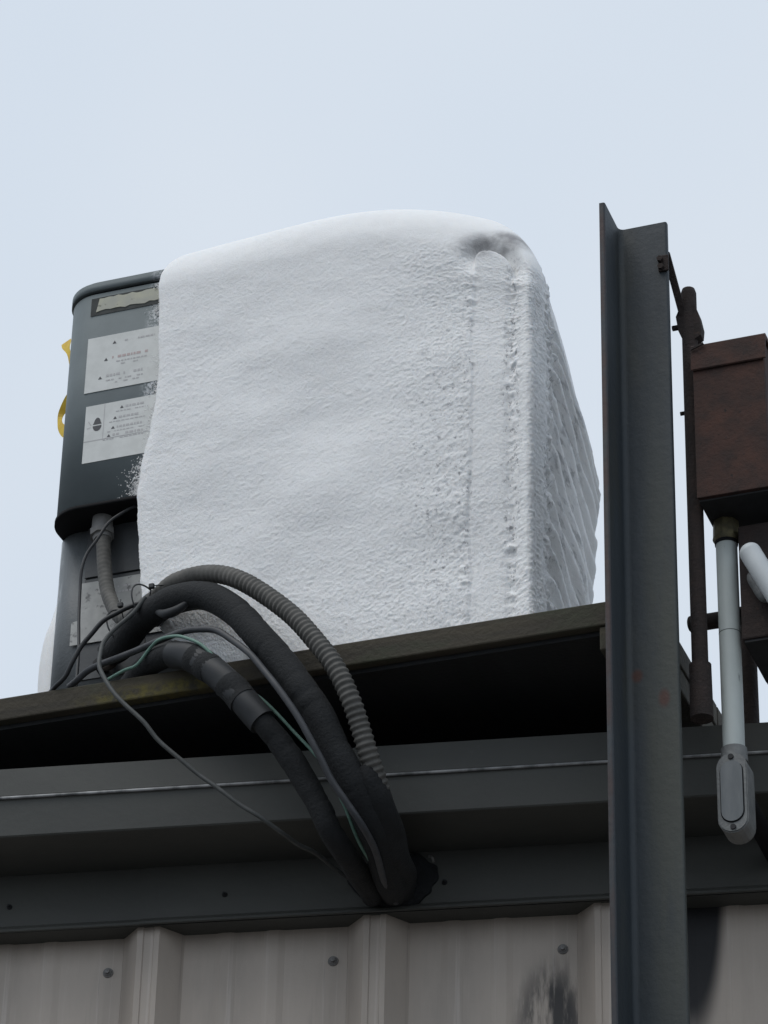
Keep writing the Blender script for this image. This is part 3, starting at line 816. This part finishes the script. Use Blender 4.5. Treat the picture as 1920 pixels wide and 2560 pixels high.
# upper rusty box
ub = thing('rusted_box', MP, (0.80, 0.09, 0.178), 'rusty brown steel box with drip hood beside the post', 'box')
link('housing', MB().box(0.7385, 0.870, 0.004, 0.168, 0.178, 0.492, 0.003), M['rust_box'], ub)
link('door', MB().box(0.7388, 0.8697, -0.0005, 0.0038, 0.1785, 0.470, 0.0012), M['rust_box'], ub)
link('hood', MB().prism([(-0.0045, 0.4455), (-0.0065, 0.4475), (-0.0035, 0.499), (0.0, 0.5025), (0.17, 0.508), (0.17, 0.4925), (0.0035, 0.4925), (-0.0035, 0.4475)], 0.7365, 0.8745, 'x'), M['rust_box'], ub)
link('hood_flange', bar((0.7375, -0.0085, 0.490), (0.762, -0.0085, 0.4985), 0.004, 0.003), M['rust'], ub)
link('floor_plate', MB().box(0.741, 0.8675, 0.007, 0.165, 0.1745, 0.1778), M['dark_metal'], ub)
done(ub)
# lower box behind the conduit
lb = thing('rusted_box', MP, (0.90, 0.14, -0.085), 'lower rusty box half behind the pale conduit at the right edge', 'box')
link('housing', MB().box(0.793, 1.02, 0.068, 0.235, -0.080, 0.150, 0.003), M['rust'], lb)
link('floor_plate', MB().box(0.797, 1.016, 0.072, 0.231, -0.0845, -0.0803), M['dark_metal'], lb)
done(lb)

# ------------------------------------------------------------------ conduit with its cast elbow body
cu, cq = 0.7665, 0.090
cd = thing('conduit', MP, (cu, cq, -0.47), 'straight pale grey conduit dropping from the rusty box to an elbow fitting', 'conduit')
link('pipe', MB().cyl((cu, cq, -0.283), (cu, cq, 0.150), 0.0192, seg=28), M['pvc'], cd)
link('hub_nut', MB().cyl((cu, cq, 0.140), (cu, cq, 0.1745), 0.0245, 0.0235, 8, smooth=False).cyl((cu, cq, 0.134), (cu, cq, 0.140), 0.0215, 0.0245, 24), M['brass'], cd)
link('seal_ring', MB().cyl((cu, cq, 0.128), (cu, cq, 0.1345), 0.0208, seg=24), M['black'], cd)
link('joint_seam', MB().cyl((cu, cq, -0.0530), (cu, cq, -0.0515), 0.01935, seg=28), M['cable_grey'], cd)
def stadium(cx, z0, z1, w, k=10, top=None):
    r = w / 2; rt_ = top or r
    return arc(cx, z1 - rt_, r, 0, math.pi, k) + arc(cx, z0 + r, r, math.pi, 2 * math.pi, k)
lbz0, lbz1 = -0.447, -0.279
fit = link('elbow_body', MB().prism(stadium(cu, lbz0, -0.296, 0.0535), cq - 0.022, cq + 0.026, 'y').cyl((cu, cq, -0.305), (cu, cq, lbz1), 0.0235, 0.0225, 24), M['cast'], cd)
link('rear_pipe', MB().cyl((cu - 0.004, cq + 0.02, -0.335), (cu - 0.01, 0.41, -0.335), 0.017, seg=20), M['black'], cd)
link('collar_ring', MB().cyl((cu, cq, -0.2845), (cu, cq, -0.2795), 0.0205, seg=24), M['black'], cd)
pl_ = link('cover_plate', MB().prism(stadium(cu, lbz0 + 0.002, -0.298, 0.0495), cq - 0.0245, cq - 0.0222, 'y'), M['cast'], cd)
sub('gasket_groove', MB().prism(stadium(cu, lbz0 + 0.0175, -0.3135, 0.0415), cq - 0.0252, cq - 0.0246, 'y'), M['black'], pl_)
sub('raised_face', MB().prism(stadium(cu, lbz0 + 0.0195, -0.3135, 0.038), cq - 0.0275, cq - 0.0247, 'y'), M['cover_plate'], pl_)
for z in (-0.305, lbz0 + 0.0095):
    sub('screw', MB().cyl((cu, cq - 0.0246, z), (cu, cq - 0.0275, z), 0.0052, 0.0048, 14), M['dark_metal'], pl_)
done(cd)

# white conduit body on the lower box
wa, wb = Vector((0.822, 0.035, 0.072)), Vector((0.90, 0.035, -0.098))
wc = thing('white_conduit', MP, tuple(wb), 'stubby white conduit slanting down in front of the lower box', 'conduit')
dw = (wb - wa).normalized()
link('tube', MB().cyl(wa, wb, 0.0195, seg=26).dome(wa, -dw, 0.0195, 0.016, 26, 6), M['white_pvc'], wc)
off = Vector((-0.012, 0.016, -0.017))
link('under_saddle', MB().tube([tuple(wa + off + dw * t_) for t_ in (0.015, 0.05, 0.085)], lambda s, L, t: 0.0125 * math.sqrt(max(0.05, 1 - (2 * s / L - 1) ** 4)), 16, 0.004), M['cast'], wc)
done(wc)

# ------------------------------------------------------------------ lines between the unit and the wall
def lumpy(r, amp, seed):
    tab = np.array([[vnoise(np.array([[s * 0.03, k * 0.7, 0.3]]), 7.0, seed)[0] for k in range(4)] for s in range(80)])
    cr = np.random.default_rng(seed)
    cs = [(cr.uniform(0.02, 0.9), cr.uniform(0, 6.28), cr.uniform(0.02, 0.07), cr.uniform(0.003, 0.008)) for _ in range(26)]
    def fn(s, L, t):
        i = min(78, int(s / 0.02)); fr = s / 0.02 - i
        k = t / (math.pi / 2)
        k0 = int(k) % 4; k1 = (k0 + 1) % 4; fk = k - int(k)
        a = tab[i][k0] * (1 - fk) + tab[i][k1] * fk
        b = tab[i + 1][k0] * (1 - fk) + tab[i + 1][k1] * fk
        return r * (1 + amp * (a * (1 - fr) + b * fr) - sum(d_ * math.exp(-((s - s0) / w_) ** 2) * (0.5 + 0.5 * math.cos(t - t0)) for s0, t0, d_, w_ in cs))
    return fn
conduit = [(-0.477, 0.132, 0.398), (-0.473, 0.13, 0.371), (-0.462, 0.12, 0.313), (-0.449, 0.11, 0.266), (-0.425, 0.09, 0.215), (-0.395, 0.07, 0.173), (-0.361, 0.05, 0.16), (-0.329, 0.03, 0.168), (-0.299, 0.015, 0.173), (-0.252, -0.005, 0.185), (-0.174, -0.03, 0.173), (-0.099, -0.05, 0.131), (-0.002, -0.07, 0.041), (0.059, -0.08, -0.037), (0.097, -0.08, -0.096), (0.122, -0.07, -0.155), (0.134, -0.05, -0.202), (0.144, -0.03, -0.25), (0.152, 0.0, -0.294), (0.153, 0.04, -0.329), (0.147, 0.1, -0.355), (0.123, 0.2, -0.359), (0.094, 0.282, -0.345)]
def ribbed(s, L, t):
    a = 0.0011 * sst(0.50, 0.62, s) + 0.00035
    return 0.0172 - 0.003 * (1 - sst(0.30, 0.42, s)) + a * math.sin(2 * math.pi * s / 0.0115)
def sst(a, b, x):
    t = min(1, max(0, (x - a) / (b - a))); return t * t * (3 - 2 * t)
o = link('flexible_conduit', MB().tube(conduit, ribbed, 18, 0.0020), M['flex'], frame=MP, base=conduit[-1])
tag(o, 'ribbed grey flexible conduit arching highest over the platform edge', 'conduit'); done(o)

suction = [(-0.427, 0.10, 0.122), (-0.399, 0.080, 0.119), (-0.374, 0.060, 0.128), (-0.344, 0.035, 0.136), (-0.299, 0.008, 0.140), (-0.244, -0.015, 0.141), (-0.177, -0.035, 0.123), (-0.112, -0.052, 0.070), (-0.058, -0.065, 0.003), (-0.011, -0.072, -0.059), (0.028, -0.072, -0.12), (0.061, -0.06, -0.176), (0.082, -0.045, -0.228), (0.103, -0.03, -0.274), (0.118, -0.01, -0.312), (0.128, 0.03, -0.35), (0.122, 0.1, -0.372), (0.104, 0.2, -0.38), (0.083, 0.28, -0.365)]
t_ = thing('suction_line', MP, suction[-1], 'thick black insulated refrigerant pipe looping just inside the ribbed conduit', 'pipe')
ins = link('insulation', MB().tube(suction, lumpy(0.0275, 0.08, 3), 22, 0.0035), M['foam'], t_)
link('elbow', MB().tube([(-0.395, 0.076, 0.122), (-0.420, 0.10, 0.128), (-0.428, 0.115, 0.118), (-0.440, 0.13, 0.116), (-0.462, 0.150, 0.125)], 0.0115, 14, 0.004), M['copper'], t_)
link('insulation_wrap', MB().tube([(0.137, -0.012, -0.275), (0.139, -0.008, -0.290), (0.142, 0.035, -0.335), (0.135, 0.1, -0.358), (0.115, 0.2, -0.362), (0.09, 0.285, -0.352)], lambda s, L, t: 0.033 * min(1, 0.72 + s * 6) + 0.0022 * math.sin(3 * t + 40 * s), 22, 0.006), M['foam'], t_)
link('loose_tape', MB().tube([(-0.285, -0.012, 0.122), (-0.262, -0.026, 0.106), (-0.236, -0.034, 0.105), (-0.212, -0.036, 0.118)], lambda s, L, t: 0.0085 * (0.6 + 0.5 * math.sin(math.pi * s / L)), 12, 0.004), M['tape'], t_)
done(t_)

liquid = [(-0.395, 0.10, 0.030), (-0.355, 0.06, 0.031), (-0.324, 0.03, 0.031), (-0.289, 0.0, 0.026), (-0.238, -0.03, 0.015), (-0.19, -0.05, -0.011), (-0.147, -0.06, -0.049), (-0.113, -0.065, -0.085), (-0.081, -0.065, -0.125), (-0.045, -0.06, -0.171), (-0.021, -0.045, -0.203), (0.004, -0.03, -0.243), (0.022, -0.015, -0.28), (0.043, 0.0, -0.325), (0.058, 0.02, -0.363), (0.068, 0.08, -0.385), (0.06, 0.18, -0.383), (0.044, 0.27, -0.372)]
t_ = thing('liquid_line', MP, liquid[-1], 'lower black insulated pipe with taped joints bending over the plank edge', 'pipe')
link('insulation', MB().tube(liquid, lumpy(0.0212, 0.12, 9), 22, 0.0035), M['foam'], t_)
link('insulation_sleeve', MB().tube(liquid[4:10], lambda s, L, t: 0.0262 + 0.0006 * math.sin(3 * t + 60 * s), 22, 0.004), M['tape'], t_)
link('tape_band', MB().tube(liquid[5:7], lambda s, L, t: 0.0272 + 0.0006 * math.sin(s * 180), 20, 0.003), M['foam'], t_)
link('tape_band', MB().tube(liquid[7:9], lambda s, L, t: 0.0275 + 0.0009 * math.sin(s * 120 + t), 20, 0.003), M['foam'], t_)
done(t_)

cable4 = [(-0.47, 0.02, 0.012), (-0.453, 0.015, 0.020), (-0.429, 0.01, 0.034), (-0.396, 0.0, 0.038), (-0.36, -0.01, 0.039), (-0.315, -0.02, 0.043), (-0.271, -0.03, 0.049), (-0.215, -0.045, 0.051), (-0.176, -0.055, 0.043), (-0.143, -0.062, 0.031), (-0.107, -0.075, -0.001), (-0.064, -0.09, -0.045), (-0.035, -0.095, -0.084), (-0.002, -0.10, -0.131), (0.033, -0.095, -0.187), (0.055, -0.085, -0.231), (0.073, -0.07, -0.271), (0.086, -0.055, -0.303), (0.106, -0.038, -0.337), (0.126, -0.01, -0.372), (0.13, 0.05, -0.394), (0.111, 0.15, -0.404), (0.09, 0.27, -0.39)]
o = link('slate_cable', MB().tube(cable4, 0.0062, 12, 0.005), M['cable_slate'], frame=MP, base=cable4[-1])
tag(o, 'medium slate grey cable running between the two black pipes', 'cable'); done(o)

green = [(-0.392, 0.01, 0.006), (-0.368, -0.005, 0.005), (-0.344, -0.010, 0.011), (-0.323, -0.015, 0.012), (-0.31, -0.02, 0.018), (-0.286, -0.03, 0.037), (-0.262, -0.045, 0.042), (-0.225, -0.058, 0.036), (-0.195, -0.068, 0.020), (-0.165, -0.075, -0.002), (-0.135, -0.068, -0.035), (-0.10, -0.05, -0.075), (-0.05, -0.04, -0.12), (0.0, -0.035, -0.18), (0.055, -0.025, -0.25), (0.09, -0.005, -0.325), (0.10, 0.05, -0.375), (0.10, 0.15, -0.39), (0.09, 0.27, -0.385)]
o = link('green_wire', MB().tube(green, 0.0031, 10, 0.005), M['green'], frame=MP, base=green[-1])
tag(o, 'thin pale green earth wire over the lower black pipe', 'wire'); done(o)

grey = [(-0.311, -0.012, 0.158), (-0.333, -0.015, 0.126), (-0.364, -0.022, 0.095), (-0.381, -0.03, 0.065), (-0.381, -0.04, 0.036), (-0.377, -0.05, 0.005), (-0.364, -0.055, -0.023), (-0.341, -0.06, -0.06), (-0.318, -0.06, -0.088), (-0.279, -0.055, -0.129), (-0.252, -0.045, -0.166), (-0.213, -0.035, -0.204), (-0.181, -0.025, -0.234), (-0.145, -0.02, -0.264), (-0.103, -0.01, -0.3), (-0.07, 0.0, -0.323), (-0.041, 0.03, -0.343), (-0.024, 0.08, -0.349), (-0.01, 0.12, -0.347), (0.0, 0.22, -0.341), (0.017, 0.275, -0.343)]
o = link('grey_cable', MB().tube(grey, 0.0042, 10, 0.005), M['cable_grey'], frame=MP, base=grey[-1])
tag(o, 'slim grey cable drooping alone across the eave below the platform', 'cable'); done(o)

black1 = [(-0.398, 0.125, 0.452), (-0.405, 0.11, 0.444), (-0.422, 0.10, 0.429), (-0.447, 0.09, 0.404), (-0.464, 0.08, 0.364), (-0.481, 0.075, 0.332), (-0.487, 0.07, 0.296), (-0.487, 0.07, 0.25), (-0.48, 0.06, 0.181), (-0.468, 0.045, 0.105), (-0.46, 0.03, 0.03), (-0.456, 0.025, 0.004)]
o = link('thermostat_wire', MB().tube(black1, 0.0031, 10, 0.005), M['cable_black'], frame=MP, base=black1[-1])
tag(o, 'thin black wire hanging from under the unit cover down past the dirty label', 'wire'); done(o)
black2 = [(-0.305, 0.0, 0.157), (-0.343, -0.004, 0.149), (-0.368, -0.008, 0.137), (-0.394, -0.012, 0.122), (-0.415, -0.012, 0.099), (-0.435, -0.012, 0.075), (-0.451, -0.012, 0.044), (-0.465, -0.007, 0.020), (-0.487, 0.0, 0.006), (-0.518, 0.03, 0.006)]
o = link('black_cable', MB().tube(black2, 0.0045, 10, 0.005), M['cable_black'], frame=MP, base=black2[-1])
tag(o, 'black cable curving from the pipe bundle down to the left plank end', 'cable'); done(o)

# cable ties on the bundle
def tie(c, ax, r, head, tail, label):
    c, ax = Vector(c), Vector(ax).normalized()
    x = ax.orthogonal().normalized(); y = ax.cross(x)
    loop = [tuple(c + (x * math.cos(a) + y * math.sin(a) * 1.25) * r) for a in [2 * math.pi * k / 14 for k in range(15)]]
    t_ = thing('cable_tie', MP, tuple(c), label, 'cable tie', 'cable ties on the pipe bundle')
    link('strap', MB().tube(loop, 0.0016, 8, 0.004), M['cable_black'], t_)
    h = Vector(head)
    link('tie_head', MB().box(h.x - .0052, h.x + .0052, h.y - .004, h.y + .004, h.z - .005, h.z + .005, .0018), M['cable_black'], t_)
    link('tail', MB().tube([tuple(c + (h - c) * 0.45), tuple(c + (h - c) * 0.75), tuple(h), tuple(h + Vector(tail))], 0.0012, 6, 0.003), M['cable_black'], t_)
    done(t_)
tie((-0.318, 0.015, 0.157), (1, -0.5, 0.1), 0.035, (-0.300, -0.012, 0.1795), (0.03, 0, -0.002), 'black cable tie with its head above the start of the ribbed conduit')
tie((-0.385, 0.068, 0.145), (1, -0.8, 0.2), 0.036, (-0.364, -0.006, 0.154), (0.0, 0, 0.012), 'black cable tie with its head in front of the dirty label')

# ------------------------------------------------------------------ sealant, enlarged to stand in for shade, where the lines enter the wall
def sq2(pp):
    pp[:, 1] = np.minimum(pp[:, 1], 0.273); pp[:, 2] = np.minimum(pp[:, 2], -0.283); return pp
sl = link('sealant_shade_blob', lump((0.130, 0.272, -0.338), (0.080, 0.016, 0.054), 60, 40, 0.25, 15, 24.0, sq2), M['sealant'], frame=MW, base=(0.150, 0.272, -0.34))
tag(sl, 'ragged black sealant blob, enlarged to imitate shade, where the pipes enter under the eave', 'sealant'); done(sl)
cl = link('pipe_clip', MB().tube([(0.196, 0.246, -0.305), (0.203, 0.236, -0.312), (0.205, 0.240, -0.320)], 0.0024, 8, 0.003), M['screw'], frame=MW, base=(0.205, 0.240, -0.320))
tag(cl, 'small dull metal clip on the dark sealant', 'clip'); done(cl)
